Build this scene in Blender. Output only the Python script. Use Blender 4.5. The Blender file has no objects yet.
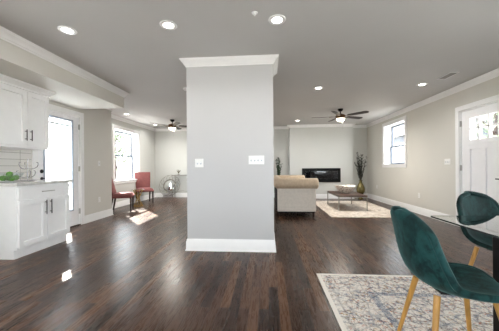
import bpy, bmesh, math, random
from mathutils import Vector, Matrix
random.seed(7)
SC = bpy.context.scene
COL = SC.collection
PI = math.pi

# ------------------------------------------------------------------ camera
EYE = 1.14
CEIL = 2.60
FPX = 250.0
yaw = math.atan(18.5 / FPX)
roll = 0.007
cd = bpy.data.cameras.new('camera')
cam = bpy.data.objects.new('camera', cd)
COL.objects.link(cam)
R0 = Vector((math.cos(yaw), math.sin(yaw), 0))
FW = Vector((-math.sin(yaw), math.cos(yaw), 0))
U0 = Vector((0, 0, 1))
UP = U0 * math.cos(roll) + R0 * math.sin(roll)
RT = R0 * math.cos(roll) - U0 * math.sin(roll)
m = Matrix.Identity(4)
for i in range(3):
    m[i][0] = RT[i]; m[i][1] = UP[i]; m[i][2] = -FW[i]
m[2][3] = EYE
cam.matrix_world = m
cd.sensor_width = 36.0
cd.sensor_fit = 'HORIZONTAL'
cd.lens = FPX / 499 * 36
cd.shift_y = 1.1 / 499
cd.clip_start = 0.02
SC.camera = cam

# ------------------------------------------------------------------ world, sun, exposure
W = bpy.data.worlds.new('world'); SC.world = W
W.use_nodes = True
nt = W.node_tree
bg = nt.nodes['Background']
bg.inputs[0].default_value = (0.90, 0.95, 1.0, 1)
bg.inputs[1].default_value = 5.0
sd = bpy.data.lights.new('sun', 'SUN'); sd.energy = 20; sd.angle = 0.009; sd.color = (1, .96, .9)
sun = bpy.data.objects.new('sun', sd); COL.objects.link(sun)
sun.location = (-8, 10, 9)
sun.rotation_euler = Vector((0.90, -1.03, -1.0)).to_track_quat('-Z', 'Y').to_euler()
CAN_W = 2.0
FAN_W = 20.0
SC.view_settings.view_transform = 'Standard'
SC.view_settings.look = 'None'
SC.view_settings.gamma = 1
SC.view_settings.use_curve_mapping = False
SC.view_settings.exposure = 1.2
try:
    SC.cycles.use_denoising = True
    SC.cycles.max_bounces = 10
    SC.cycles.diffuse_bounces = 6
    SC.cycles.transparent_max_bounces = 12
    SC.cycles.sample_clamp_indirect = 6
    SC.cycles.caustics_reflective = False
    SC.cycles.caustics_refractive = False
except Exception:
    pass

def portal(loc, direction, sx, sy):
    d = bpy.data.lights.new('window_portal', 'AREA')
    d.shape = 'RECTANGLE'; d.size = sx; d.size_y = sy; d.energy = 1
    d.cycles.is_portal = True
    o = bpy.data.objects.new('window_portal', d); COL.objects.link(o)
    o.location = loc
    o.rotation_euler = Vector(direction).to_track_quat('-Z', 'Y').to_euler()
    return o

# ------------------------------------------------------------------ materials
def lin(c):
    return tuple(((v / 255) / 12.92 if v <= 10 else (((v / 255) + .055) / 1.055) ** 2.4) for v in c)

class NT:
    """small wrapper round a material's node tree"""
    def __init__(s, name):
        s.m = bpy.data.materials.new(name); s.m.use_nodes = True
        s.t = s.m.node_tree
        s.b = s.t.nodes['Principled BSDF']
        s.out = s.t.nodes['Material Output']
    def n(s, kind, **kw):
        nd = s.t.nodes.new(kind)
        for k, v in kw.items():
            if k.startswith('i_'):
                nd.inputs[k[2:].replace('_', ' ')].default_value = v
            else:
                setattr(nd, k, v)
        return nd
    def l(s, a, b): s.t.links.new(a, b)
    def obj(s):
        return s.n('ShaderNodeTexCoord').outputs['Object']
    def mapping(s, vec, scale=(1, 1, 1), rot=(0, 0, 0), loc=(0, 0, 0)):
        mp = s.n('ShaderNodeMapping'); s.l(vec, mp.inputs[0])
        mp.inputs['Scale'].default_value = scale; mp.inputs['Rotation'].default_value = rot
        mp.inputs['Location'].default_value = loc
        return mp.outputs[0]
    def noise(s, vec, scale, detail=3, rough=.5, dist=0):
        nd = s.n('ShaderNodeTexNoise'); s.l(vec, nd.inputs['Vector'])
        nd.inputs['Scale'].default_value = scale; nd.inputs['Detail'].default_value = detail
        nd.inputs['Roughness'].default_value = rough; nd.inputs['Distortion'].default_value = dist
        return nd.outputs['Fac']
    def ramp(s, fac, stops, interp='LINEAR'):
        r = s.n('ShaderNodeValToRGB'); s.l(fac, r.inputs[0])
        r.color_ramp.interpolation = interp
        e = r.color_ramp.elements
        while len(e) < len(stops): e.new(.5)
        for i, (p, c) in enumerate(stops):
            e[i].position = p; e[i].color = (*c, 1)
        return r.outputs[0]
    def mix(s, fac, a, b, blend='MIX'):
        x = s.n('ShaderNodeMix'); x.data_type = 'RGBA'; x.blend_type = blend
        for sock, v in ((x.inputs[0], fac), (x.inputs[6], a), (x.inputs[7], b)):
            if hasattr(v, 'links'): s.l(v, sock)
            elif isinstance(v, (int, float)): sock.default_value = v
            else: sock.default_value = (*v, 1)
        return x.outputs[2]
    def math(s, op, a, b=0.0, c=None):
        x = s.n('ShaderNodeMath'); x.operation = op
        for k, v in enumerate((a, b, c)):
            if v is None: continue
            if hasattr(v, 'links'): s.l(v, x.inputs[k])
            else: x.inputs[k].default_value = v
        return x.outputs[0]
    def bump(s, h, strength=.2, dist=.01):
        b = s.n('ShaderNodeBump'); s.l(h, b.inputs['Height'])
        b.inputs['Strength'].default_value = strength; b.inputs['Distance'].default_value = dist
        s.l(b.outputs[0], s.b.inputs['Normal'])

def mat(name, rgb, rough=.5, metal=0, var=.05, scale=8, bump=0, bscale=60, sheen=0, coat=0, spec=.5, vstretch=(1, 1, 1)):
    t = NT(name)
    c = lin(rgb)
    v = t.obj()
    f = t.noise(t.mapping(v, vstretch), scale, 4)
    dk = tuple(x * (1 - var * 2) for x in c); lt = tuple(min(1, x * (1 + var)) for x in c)
    t.l(t.ramp(f, [(.3, dk), (.7, lt)]), t.b.inputs['Base Color'])
    t.b.inputs['Roughness'].default_value = rough
    t.b.inputs['Metallic'].default_value = metal
    t.b.inputs['Specular IOR Level'].default_value = spec
    if sheen:
        t.b.inputs['Sheen Weight'].default_value = sheen
        t.b.inputs['Sheen Roughness'].default_value = .35
        t.b.inputs['Sheen Tint'].default_value = (*[min(1, x * 3 + .1) for x in c], 1)
    if coat: t.b.inputs['Coat Weight'].default_value = coat
    if bump:
        t.bump(t.noise(v, bscale, 3), bump, .004)
    return t.m

def emit(name, rgb, strength):
    t = NT(name)
    t.b.inputs['Base Color'].default_value = (*lin(rgb), 1)
    t.b.inputs['Emission Color'].default_value = (*lin(rgb), 1)
    t.b.inputs['Emission Strength'].default_value = strength
    return t.m

def pane_mat(name, tint=(1, 1, 1), refl=.06, fresnel=False):
    t = NT(name)
    t.t.nodes.remove(t.b)
    tr = t.n('ShaderNodeBsdfTransparent'); tr.inputs[0].default_value = (*tint, 1)
    gl = t.n('ShaderNodeBsdfGlossy'); gl.inputs['Roughness'].default_value = .015
    mx = t.n('ShaderNodeMixShader')
    if fresnel:
        fr = t.n('ShaderNodeFresnel'); fr.inputs['IOR'].default_value = 1.6
        t.l(t.math('ADD', t.math('MULTIPLY', fr.outputs[0], 1.9), .03), mx.inputs[0])
    else:
        mx.inputs[0].default_value = refl
    t.l(tr.outputs[0], mx.inputs[1]); t.l(gl.outputs[0], mx.inputs[2])
    t.l(mx.outputs[0], t.out.inputs[0])
    return t.m

def floor_mat():
    t = NT('dark_oak_floor')
    v = t.obj()
    # boards run along Y: swap so that brick rows lie across X
    sw = t.mapping(v, rot=(0, 0, PI / 2))
    br = t.n('ShaderNodeTexBrick'); t.l(sw, br.inputs['Vector'])
    br.offset = .37; br.offset_frequency = 2; br.squash = 1
    br.inputs['Scale'].default_value = 1
    br.inputs['Brick Width'].default_value = 1.0
    br.inputs['Row Height'].default_value = .080
    br.inputs['Mortar Size'].default_value = .0017
    br.inputs['Mortar Smooth'].default_value = .2
    br.inputs['Bias'].default_value = 0
    br.inputs['Color1'].default_value = (0, 0, 0, 1); br.inputs['Color2'].default_value = (1, 1, 1, 1)
    br.inputs['Mortar'].default_value = (.5, .5, .5, 1)
    base = t.ramp(br.outputs['Color'], [(0, lin((42, 27, 19))), (.3, lin((60, 40, 29))), (.7, lin((76, 52, 38))), (1, lin((106, 77, 57)))])
    grain = t.noise(t.mapping(v, (60, 4.5, 1)), 1, 6, .7, 1.2)
    g2 = t.ramp(grain, [(.3, (.55, .53, .52)), (.5, (.95, .95, .95)), (.72, (1.3, 1.27, 1.24))])
    c = t.mix(.8, base, g2, 'MULTIPLY')
    big = t.noise(v, 1.3, 3)
    c = t.mix(.5, c, t.ramp(big, [(.3, (.8, .78, .77)), (.7, (1.15, 1.12, 1.1))]), 'MULTIPLY')
    c = t.mix(br.outputs['Fac'], c, lin((26, 21, 19)))
    t.l(c, t.b.inputs['Base Color'])
    rr = t.ramp(grain, [(.2, (.20,) * 3), (.8, (.36,) * 3)])
    t.l(rr, t.b.inputs['Roughness'])
    t.b.inputs['Specular IOR Level'].default_value = .24
    h = t.math('SUBTRACT', t.math('MULTIPLY', grain, .25), t.math('MULTIPLY', br.outputs['Fac'], .6))
    t.bump(h, .35, .003)
    return t.m

def paint(name, rgb, rough=.6):
    t = NT(name); v = t.obj(); c = lin(rgb)
    f = t.noise(v, .9, 3)
    t.l(t.ramp(f, [(.3, tuple(x * .97 for x in c)), (.7, tuple(min(1, x * 1.02) for x in c))]), t.b.inputs['Base Color'])
    t.b.inputs['Roughness'].default_value = rough
    t.b.inputs['Specular IOR Level'].default_value = .3
    t.bump(t.noise(v, 220, 2), .06, .002)
    return t.m

def tile_mat():
    t = NT('backsplash_tile'); v = t.obj()
    sw = t.mapping(v, rot=(0, PI / 2, 0))
    sep = t.n('ShaderNodeSeparateXYZ'); t.l(v, sep.inputs[0])
    cmb = t.n('ShaderNodeCombineXYZ')
    t.l(sep.outputs['Y'], cmb.inputs[0]); t.l(sep.outputs['Z'], cmb.inputs[1])
    br = t.n('ShaderNodeTexBrick'); t.l(cmb.outputs[0], br.inputs['Vector'])
    br.offset = 0; br.offset_frequency = 1
    br.inputs['Scale'].default_value = 1
    br.inputs['Brick Width'].default_value = .32; br.inputs['Row Height'].default_value = .098
    br.inputs['Mortar Size'].default_value = .003
    br.inputs['Color1'].default_value = (*lin((232, 230, 226)), 1); br.inputs['Color2'].default_value = (*lin((226, 224, 220)), 1)
    br.inputs['Mortar'].default_value = (*lin((158, 154, 148)), 1)
    t.l(br.outputs['Color'], t.b.inputs['Base Color'])
    t.b.inputs['Roughness'].default_value = .15
    return t.m

def rug_mat(name, half, colours, scale=1.0, border=True, speck=1.0):
    """distressed oriental rug; object coords centred on the rug, half = half sizes"""
    t = NT(name); v = t.obj()
    base, blue, rust, gold, dark = [lin(c) for c in colours]
    n1 = t.noise(v, 16 * scale, 5, .62)
    n2 = t.noise(t.mapping(v, loc=(3, 7, 0)), 28 * scale, 4, .6)
    n3 = t.noise(t.mapping(v, loc=(9, 2, 0)), 21 * scale, 4, .6)
    n4 = t.noise(t.mapping(v, loc=(5, 1, 0)), 55 * scale, 3, .7)
    wear = t.noise(t.mapping(v, (1, 2.2, 1)), 3.2 * scale, 4, .6)
    vo = t.n('ShaderNodeTexVoronoi'); vo.feature = 'DISTANCE_TO_EDGE'
    t.l(t.mapping(v, (9 * scale,) * 3), vo.inputs['Vector']); vo.inputs['Scale'].default_value = 1
    veins = t.ramp(vo.outputs['Distance'], [(.03, (1,) * 3), (.10, (0,) * 3)])
    c = t.mix(t.ramp(n1, [(.54, (0,) * 3), (.62, (.75 * speck,) * 3)]), base, blue)
    c = t.mix(t.ramp(n2, [(.57, (0,) * 3), (.64, (.8 * speck,) * 3)]), c, rust)
    c = t.mix(t.ramp(n3, [(.58, (0,) * 3), (.66, (.7 * speck,) * 3)]), c, gold)
    c = t.mix(t.math('MULTIPLY', veins, .45 * speck), c, dark)
    c = t.mix(t.ramp(n4, [(.52, (0,) * 3), (.66, (.75 * speck,) * 3)]), c, dark)
    c = t.mix(t.ramp(wear, [(.50, (0,) * 3), (.66, (.7,) * 3)]), c, base)
    if border:
        sep = t.n('ShaderNodeSeparateXYZ'); t.l(v, sep.inputs[0])
        dx = t.math('SUBTRACT', half[0], t.math('ABSOLUTE', sep.outputs['X']))
        dy = t.math('SUBTRACT', half[1], t.math('ABSOLUTE', sep.outputs['Y']))
        d = t.math('MINIMUM', dx, dy)
        band = t.ramp(d, [(0, (0,) * 3), (.300, (.65,) * 3), (.325, (0,) * 3)], 'CONSTANT')
        b2 = t.math('MULTIPLY', t.math('LESS_THAN', t.math('ABSOLUTE', t.math('SUBTRACT', d, .40)), .028), .75)
        b3 = t.math('MULTIPLY', t.math('LESS_THAN', t.math('ABSOLUTE', t.math('SUBTRACT', d, .09)), .010), .6)
        c = t.mix(t.math('MULTIPLY', b2, t.ramp(n4, [(.4, (.3,) * 3), (.6, (1,) * 3)])), c, blue)
        c = t.mix(t.math('MULTIPLY', b3, .3), c, dark)
        edge = t.math('LESS_THAN', d, .035)
        c = t.mix(edge, c, tuple(min(1, x * 1.06) for x in base))
    t.l(c, t.b.inputs['Base Color'])
    t.b.inputs['Roughness'].default_value = .95
    t.b.inputs['Specular IOR Level'].default_value = .1
    t.bump(n4, .4, .004)
    return t.m

def velvet_mat(name, rgb):
    t = NT(name); v = t.obj(); c = lin(rgb)
    f = t.noise(t.mapping(v, (1, 1, .6)), 13, 5, .6, 1.0)
    f2 = t.noise(v, 30, 3, .6)
    a = t.ramp(f, [(.44, tuple(x * .22 for x in c)), (.54, c), (.75, tuple(x * 1.5 for x in c))])
    a = t.mix(.35, a, t.ramp(f2, [(.35, tuple(x * .5 for x in c)), (.65, tuple(x * 1.5 for x in c))]))
    t.l(a, t.b.inputs['Base Color'])
    t.b.inputs['Roughness'].default_value = .75
    t.b.inputs['Specular IOR Level'].default_value = .2
    t.b.inputs['Sheen Weight'].default_value = .4
    t.b.inputs['Sheen Roughness'].default_value = .3
    t.b.inputs['Sheen Tint'].default_value = (*lin((150, 196, 192)), 1)
    t.bump(f2, .25, .004)
    return t.m

def wood_mat(name, rgb, rough=.4, axis='Z', k=1.0):
    t = NT(name); v = t.obj(); c = lin(rgb)
    s = {'X': (2, 40, 40), 'Y': (40, 2, 40), 'Z': (40, 40, 2)}[axis]
    f = t.noise(t.mapping(v, tuple(q * k for q in s)), 1, 5, .6, .5)
    t.l(t.ramp(f, [(.3, tuple(x * .65 for x in c)), (.7, tuple(min(1, x * 1.15) for x in c))]), t.b.inputs['Base Color'])
    t.b.inputs['Roughness'].default_value = rough
    return t.m

def spotted_mat():
    t = NT('pierced_shell_bowl'); v = t.obj()
    vo = t.n('ShaderNodeTexVoronoi'); t.l(v, vo.inputs['Vector']); vo.inputs['Scale'].default_value = 26
    c = t.ramp(vo.outputs['Distance'], [(.26, lin((128, 96, 78))), (.38, lin((240, 235, 226)))])
    t.l(c, t.b.inputs['Base Color']); t.b.inputs['Roughness'].default_value = .3
    return t.m

M = {}
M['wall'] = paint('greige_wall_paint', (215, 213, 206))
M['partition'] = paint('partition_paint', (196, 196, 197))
M['wall_back'] = paint('pale_wall_paint', (211, 212, 208))
M['ceiling'] = paint('ceiling_paint', (198, 197, 196), .85)
M['trim'] = mat('white_trim_paint', (244, 244, 244), .35, var=.01)
M['cabinet'] = mat('white_cabinet_paint', (246, 246, 246), .35, var=.01)
M['door'] = mat('white_door_paint', (246, 246, 248), .35, var=.01)
M['floor'] = floor_mat()
M['tile'] = tile_mat()
M['counter'] = mat('white_grey_quartz', (214, 212, 208), .15, var=.12, scale=14)
M['black'] = mat('black_metal', (18, 18, 19), .35, .6, var=.1)
M['blackgloss'] = mat('black_gloss', (7, 7, 8), .35, var=.05, spec=.2)
M['steel'] = mat('chrome_wire', (200, 200, 205), .15, 1, var=.03)
M['nickel'] = mat('brushed_nickel', (186, 184, 180), .4, .7, var=.05)
M['pull'] = mat('dark_bronze_pull', (38, 35, 34), .45, .3, var=.05)
M['bronze'] = mat('antique_bronze', (96, 72, 52), .3, .9, var=.1)
M['blade'] = wood_mat('dark_walnut_blade', (44, 33, 28), .45, 'X')
M['pane'] = pane_mat('window_glass', (.97, .98, .98), .05)
M['tableglass'] = pane_mat('table_glass', (.90, .95, .93), fresnel=True)
M['bowlglass'] = pane_mat('bowl_glass', (.93, .96, .97), .14)
M['clear'] = pane_mat('clear_glass', (.97, .985, .98), .03)
M['glassedge'] = mat('dark_glass_edge', (22, 44, 40), .1, var=.05)
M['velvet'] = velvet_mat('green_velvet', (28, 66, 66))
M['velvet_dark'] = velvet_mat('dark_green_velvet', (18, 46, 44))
M['oak'] = wood_mat('golden_oak_leg', (196, 146, 74), .35, 'Z')
M['sofa'] = mat('beige_sofa_linen', (212, 203, 192), .9, var=.04, scale=20, bump=.2, bscale=300, sheen=.2)
M['sofaroll'] = mat('tan_sofa_linen', (194, 174, 150), .9, var=.05, scale=20, bump=.2, bscale=300, sheen=.2)
M['darkcloth'] = mat('black_lining', (16, 15, 15), .95, var=.1)  # sofa underside lining, and the painted shade on its rear face
M['darkwood'] = wood_mat('dark_wood_leg', (46, 28, 22), .4)
M['pink'] = mat('dusty_rose_fabric', (116, 66, 64), .9, var=.10, scale=14, bump=.2, bscale=200, sheen=.25)
M['gold'] = mat('brass_gold', (190, 158, 92), .3, .9, var=.06)
M['vasegold'] = mat('olive_gold_glaze', (128, 116, 72), .22, .45, var=.2, scale=12)
M['stem'] = mat('dried_dark_stem', (40, 38, 30), .8, var=.2)
M['leaf'] = mat('dried_dark_leaf', (42, 44, 38), .8, var=.25, scale=20)
M['greenleaf'] = mat('dark_green_leaf', (40, 62, 36), .7, var=.25, scale=20)
M['tabletop'] = wood_mat('walnut_tabletop', (92, 70, 60), .3, 'Y', .6)
M['spot'] = spotted_mat()
M['green'] = mat('green_apple_skin', (84, 150, 30), .3, var=.15, scale=12)
M['applestem'] = mat('apple_stem', (70, 50, 30), .7)
M['plastic'] = mat('white_switch_plastic', (240, 240, 238), .3, var=.01)
M['slot'] = mat('dark_slot', (60, 60, 60), .5)
M['mirror'] = mat('mirror_silver', (235, 238, 240), .03, 1, var=0)
M['iron'] = mat('grey_iron_wire', (150, 146, 136), .45, .5, var=.1)
M['lamp'] = emit('lamp_lens', (255, 248, 238), 6)
M['fanlamp'] = emit('fan_lamp_bowl', (255, 240, 215), 5)
M['ember'] = mat('grey_ember_bed', (120, 118, 116), .5, var=.4, scale=30)
M['fireglass'] = pane_mat('fire_glass', (.55, .55, .57), .05)
M['firebox'] = mat('dark_firebox', (44, 44, 46), .4, var=.2)
M['blind'] = mat('white_blind_fabric', (246, 246, 244), .8, var=.01)
M['ground'] = mat('pale_concrete', (196, 192, 186), .9, var=.1, scale=2)
M['siding'] = mat('pale_siding', (206, 210, 214), .8, var=.03)
M['cushion_gold'] = mat('mustard_cushion', (186, 152, 96), .9, var=.15, bump=.2)
M['cushion_blush'] = mat('blush_cushion', (206, 172, 156), .9, var=.1, bump=.2)
M['rug_big'] = rug_mat('distressed_multicolour_rug', (1.45, 1.30),
                       [(236, 230, 222), (92, 108, 134), (186, 112, 80), (184, 150, 88), (60, 56, 68)], 1.45, True, 1.0)
M['rug_far'] = rug_mat('faded_cream_rug', (.85, 1.32),
                       [(226, 217, 206), (176, 164, 152), (186, 148, 124), (190, 168, 134), (140, 120, 106)], .6, False, .8)

def blind_translucent():
    t = NT('translucent_white_blind')
    t.t.nodes.remove(t.b)
    d = t.n('ShaderNodeBsdfDiffuse'); d.inputs[0].default_value = (.9, .9, .9, 1)
    tl = t.n('ShaderNodeBsdfTranslucent'); tl.inputs[0].default_value = (.92, .94, .96, 1)
    mx = t.n('ShaderNodeMixShader'); mx.inputs[0].default_value = .75
    t.l(d.outputs[0], mx.inputs[1]); t.l(tl.outputs[0], mx.inputs[2]); t.l(mx.outputs[0], t.out.inputs[0])
    return t.m
M['house'] = mat('pale_outdoor_siding', (80, 85, 92), .8, var=.04)
M['housepane'] = mat('blue_house_pane', (48, 58, 76), .4)
M['treeleaf'] = mat('garden_leaf', (108, 122, 98), .7, var=.3, scale=3)
M['blindcloth'] = blind_translucent()

# ------------------------------------------------------------------ mesh builder
class MB:
    def __init__(s):
        s.bm = bmesh.new()
    def box(s, x0, x1, y0, y1, z0, z1, mi=0):
        v = [s.bm.verts.new((x, y, z)) for x in (x0, x1) for y in (y0, y1) for z in (z0, z1)]
        for q in ((0, 1, 3, 2), (4, 6, 7, 5), (0, 4, 5, 1), (2, 3, 7, 6), (0, 2, 6, 4), (1, 5, 7, 3)):
            f = s.bm.faces.new([v[i] for i in q]); f.material_index = mi
        return s
    def rings(s, rings, cap0=True, cap1=True, closed=True, mi=0):
        vs = [[s.bm.verts.new(p) for p in r] for r in rings]
        n = len(vs[0])
        for a, b in zip(vs, vs[1:]):
            for i in range(n if closed else n - 1):
                j = (i + 1) % n
                f = s.bm.faces.new((a[i], a[j], b[j], b[i])); f.material_index = mi
        if cap0: s.bm.faces.new(list(reversed(vs[0])))
        if cap1: s.bm.faces.new(vs[-1])
        return s
    def tube(s, pts, rad, n=10, closed=False):
        pts = [Vector(p) for p in pts]
        if not hasattr(rad, '__len__'): rad = [rad] * len(pts)
        rs = []; prev = None
        for i, p in enumerate(pts):
            if closed:
                d = pts[(i + 1) % len(pts)] - pts[i - 1]
            else:
                d = pts[min(i + 1, len(pts) - 1)] - pts[max(i - 1, 0)]
            d.normalize()
            ref = prev if prev is not None else (Vector((0, 0, 1)) if abs(d.z) < .9 else Vector((1, 0, 0)))
            a = d.cross(ref); 
            if a.length < 1e-5: a = d.orthogonal()
            a.normalize(); b = a.cross(d); b.normalize(); prev = b
            rs.append([p + (a * math.cos(t) + b * math.sin(t)) * rad[i] for t in [2 * PI * k / n for k in range(n)]])
        if closed:
            rs.append(rs[0])
            s.rings(rs, False, False)
        else:
            s.rings(rs)
        return s
    def lathe(s, prof, n=28, c=(0, 0, 0), axis='Z'):
        rs = []
        for r, z in prof:
            ring = []
            for k in range(n):
                t = 2 * PI * k / n
                q = (r * math.cos(t), r * math.sin(t), z)
                if axis == 'X': q = (z, q[0], q[1])
                if axis == 'Y': q = (q[1], z, q[0])
                ring.append((c[0] + q[0], c[1] + q[1], c[2] + q[2]))
            rs.append(ring)
        return s.rings(rs)
    def sweep(s, path, prof, closed=False):
        P = [Vector(p) for p in path]; n = len(P); rs = []
        for i in range(n):
            def nrm(a, b):
                d = (b - a).normalized(); return Vector((-d.y, d.x))
            if closed or 0 < i < n - 1:
                n1 = nrm(P[i - 1], P[i]); n2 = nrm(P[i], P[(i + 1) % n])
                mt = (n1 + n2) / (1 + n1.dot(n2))
            elif i == 0: mt = nrm(P[0], P[1])
            else: mt = nrm(P[-2], P[-1])
            rs.append([(P[i].x + mt.x * o, P[i].y + mt.y * o, z) for o, z in prof])
        if closed: rs.append(rs[0])
        return s.rings(rs, not closed, not closed)
    def grid(s, f, nu, nv):
        vs = [[s.bm.verts.new(f(u / nu, v / nv)) for v in range(nv + 1)] for u in range(nu + 1)]
        for u in range(nu):
            for v in range(nv):
                s.bm.faces.new((vs[u][v], vs[u + 1][v], vs[u + 1][v + 1], vs[u][v + 1]))
        return s
    def sphere(s, c, r, sc=(1, 1, 1), n=14):
        prof = []
        for k in range(n + 1):
            a = -PI / 2 + PI * k / n
            prof.append((max(1e-4, math.cos(a) * r), math.sin(a) * r))
        rs = []
        for rr, z in prof:
            rs.append([(c[0] + rr * math.cos(2 * PI * k / (n * 2)) * sc[0], c[1] + rr * math.sin(2 * PI * k / (n * 2)) * sc[1], c[2] + z * sc[2]) for k in range(n * 2)])
        return s.rings(rs)
    def pillow(s, c, w, h, d, n=8):
        """soft cushion lying in the XZ plane, thickness along Y"""
        for sg in (-1, 1):
            def f(u, v):
                a, b = u * 2 - 1, v * 2 - 1
                th = (1 - a ** 4) ** .6 * (1 - b ** 4) ** .6 if abs(a) < 1 and abs(b) < 1 else 0
                pin = 1 - .08 * (1 - abs(a)) * abs(b) - .08 * (1 - abs(b)) * abs(a)
                return (c[0] + a * w / 2 * (1 - .06 * (1 - b * b)) * pin, c[1] + sg * d / 2 * th, c[2] + b * h / 2 * (1 - .06 * (1 - a * a)))
            s.grid(f, n * 2, n * 2)
        bmesh.ops.remove_doubles(s.bm, verts=s.bm.verts, dist=1e-4)
        return s
    def build(s, name, mats, parent=None, bevel=0, smooth=35, sub=0, solid=0, loc=None):
        me = bpy.data.meshes.new(name)
        bmesh.ops.recalc_face_normals(s.bm, faces=s.bm.faces)
        s.bm.to_mesh(me); s.bm.free()
        if not isinstance(mats, (list, tuple)): mats = [mats]
        for q in mats: me.materials.append(M[q] if isinstance(q, str) else q)
        o = bpy.data.objects.new(name, me); COL.objects.link(o)
        if smooth:
            for p in me.polygons: p.use_smooth = True
            me.set_sharp_from_angle(angle=math.radians(smooth))
        if solid:
            md = o.modifiers.new('solid', 'SOLIDIFY'); md.thickness = solid; md.offset = 0
        if bevel:
            md = o.modifiers.new('bevel', 'BEVEL'); md.width = bevel; md.segments = 2; md.limit_method = 'ANGLE'
        if sub:
            md = o.modifiers.new('sub', 'SUBSURF'); md.levels = sub; md.render_levels = sub
        if parent: o.parent = parent
        if loc: o.location = loc
        return o

def tag(o, label, cat, group=None):
    o['label'] = label; o['category'] = cat
    if group: o['group'] = group
    return o
def thing(name, label, cat, loc=(0, 0, 0), rz=0, group=None):
    o = bpy.data.objects.new(name, None); COL.objects.link(o)
    o.empty_display_size = .1
    o.location = loc; o.rotation_euler = (0, 0, rz)
    return tag(o, label, cat, group)
def struct(o):
    o['kind'] = 'structure'; return o
def dup(root, loc, rz, label, group=None):
    r = root.copy(); COL.objects.link(r); r.location = loc; r.rotation_euler = (0, 0, rz)
    tag(r, label, root['category'], group)
    for ch in list(root.children):
        c = ch.copy(); COL.objects.link(c); c.parent = r
        for g in list(ch.children):
            d = g.copy(); COL.objects.link(d); d.parent = c
    return r
def recentre(o, c):
    """move the mesh origin to c, for materials in object space"""
    for v in o.data.vertices: v.co -= Vector(c)
    o.location = c

def wall_y(name, x0, x1, ylo, yhi, holes, material, z1=CEIL):
    """wall slab lying along Y between x0 and x1; holes = (ya, yb, za, zb)"""
    b = MB()
    ys = sorted({ylo, yhi, *[h[0] for h in holes], *[h[1] for h in holes]})
    for a, c in zip(ys, ys[1:]):
        mid = (a + c) / 2; hs = sorted([h for h in holes if h[0] < mid < h[1]], key=lambda h: h[2]); z = 0
        for h in hs:
            if h[2] > z + 1e-6: b.box(x0, x1, a, c, z, h[2])
            z = h[3]
        if z < z1: b.box(x0, x1, a, c, z, z1)
    return struct(b.build(name, material, smooth=0))
def wall_x(name, y0, y1, xlo, xhi, holes, material, z1=CEIL):
    b = MB()
    xs = sorted({xlo, xhi, *[h[0] for h in holes], *[h[1] for h in holes]})
    for a, c in zip(xs, xs[1:]):
        mid = (a + c) / 2; hs = sorted([h for h in holes if h[0] < mid < h[1]], key=lambda h: h[2]); z = 0
        for h in hs:
            if h[2] > z + 1e-6: b.box(a, c, y0, y1, z, h[2])
            z = h[3]
        if z < z1: b.box(a, c, y0, y1, z, z1)
    return struct(b.build(name, material, smooth=0))

# ------------------------------------------------------------------ the room
XR, XL, XLL = 3.55, -3.75, -4.30
YB, YF, YJ, YREAR = 9.25, 8.95, 5.75, -2.6
FX0, FX1 = 0.77, 2.96
SOFX, SOFY, SOFZ = -2.80, 4.69, 2.30

fl = MB().box(-4.6, 3.85, -2.9, 9.5, -.12, 0).build('floor', 'floor', smooth=0); struct(fl)
ce = MB().box(XL - .16, 3.85, -2.9, YJ - .1, CEIL, CEIL + .15).box(-4.6, 3.85, YJ - .1, 9.5, CEIL, CEIL + .15).build('ceiling', 'ceiling', smooth=0); struct(ce)

DL = (3.80, 4.74, 0, 2.16)          # left glazed door opening (y0,y1,z0,z1)
DR = (3.94, 4.91, 0, 2.135)          # right entry door
WR = (6.77, 7.94, 1.16, 2.34)       # right window
WL = (6.72, 8.02, .74, 2.26)        # left window in the recess
WK = (-2.1, 1.5, .95, 2.1)          # unseen window added left of the viewer to bring in daylight
WD = (-2.1, 2.2, .6, 2.2)           # unseen window added right of the viewer for more daylight
wall_y('wall_right', XR, XR + .28, YREAR - .3, YB + .25, [DR, WR, WD], 'wall')
wall_y('wall_left', XL - .16, XL, YREAR - .3, YJ, [DL, WK], 'wall')
wall_y('wall_left_recess', XLL - .28, XLL, YJ - .1, YB + .25, [WL], 'wall_back')
wall_x('wall_left_return', YJ - .1, YJ, XLL - .02, XL - .16, [], 'wall_back')
wall_x('wall_back', YB, YB + .25, XLL, XR, [], 'wall_back')
RW = (-.9, .9, .12, 2.1)
wall_x('wall_rear', YREAR - .25, YREAR, XL, XR, [RW], 'wall')
struct(MB().box(FX0, FX1, YF, YB, 0, CEIL).build('wall_fireplace', 'wall_back', smooth=0))
PX0, PX1, PY0, PY1 = -1.105, 0.075, 3.35, 3.85
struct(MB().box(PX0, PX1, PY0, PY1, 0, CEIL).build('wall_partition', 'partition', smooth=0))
struct(MB().box(XL, SOFX, YREAR, SOFY, SOFZ, CEIL).build('wall_soffit', 'wall', smooth=0))

CROWN = [(0, CEIL - .095), (.010, CEIL - .095), (.013, CEIL - .080), (.024, CEIL - .072), (.032, CEIL - .053),
         (.050, CEIL - .034), (.064, CEIL - .024), (.067, CEIL - .012), (.077, CEIL - .010), (.077, CEIL), (0, CEIL)]
struct(MB().sweep([(XR, YREAR), (XR, YB), (FX1, YB), (FX1, YF), (FX0, YF), (FX0, YB), (XLL, YB), (XLL, YJ), (XL, YJ),
                   (XL, SOFY), (SOFX, SOFY), (SOFX, YREAR)], CROWN, True).build('trim_1', 'trim', smooth=30))
struct(MB().sweep([(PX0, PY0), (PX0, PY1), (PX1, PY1), (PX1, PY0)], CROWN, True).build('trim_2', 'trim', smooth=30))
BASE = [(0, 0), (.026, 0), (.026, .012), (.018, .022), (.016, .125), (.011, .135), (.010, .150), (.004, .160), (0, .160)]
struct(MB().sweep([(XR, DR[1] + .085), (XR, YB), (FX1, YB), (FX1, YF), (FX0, YF), (FX0, YB), (XLL, YB), (XLL, YJ), (XL, YJ), (XL, DL[1] + .09)], BASE).build('baseboard_back', 'trim', smooth=30))
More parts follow.
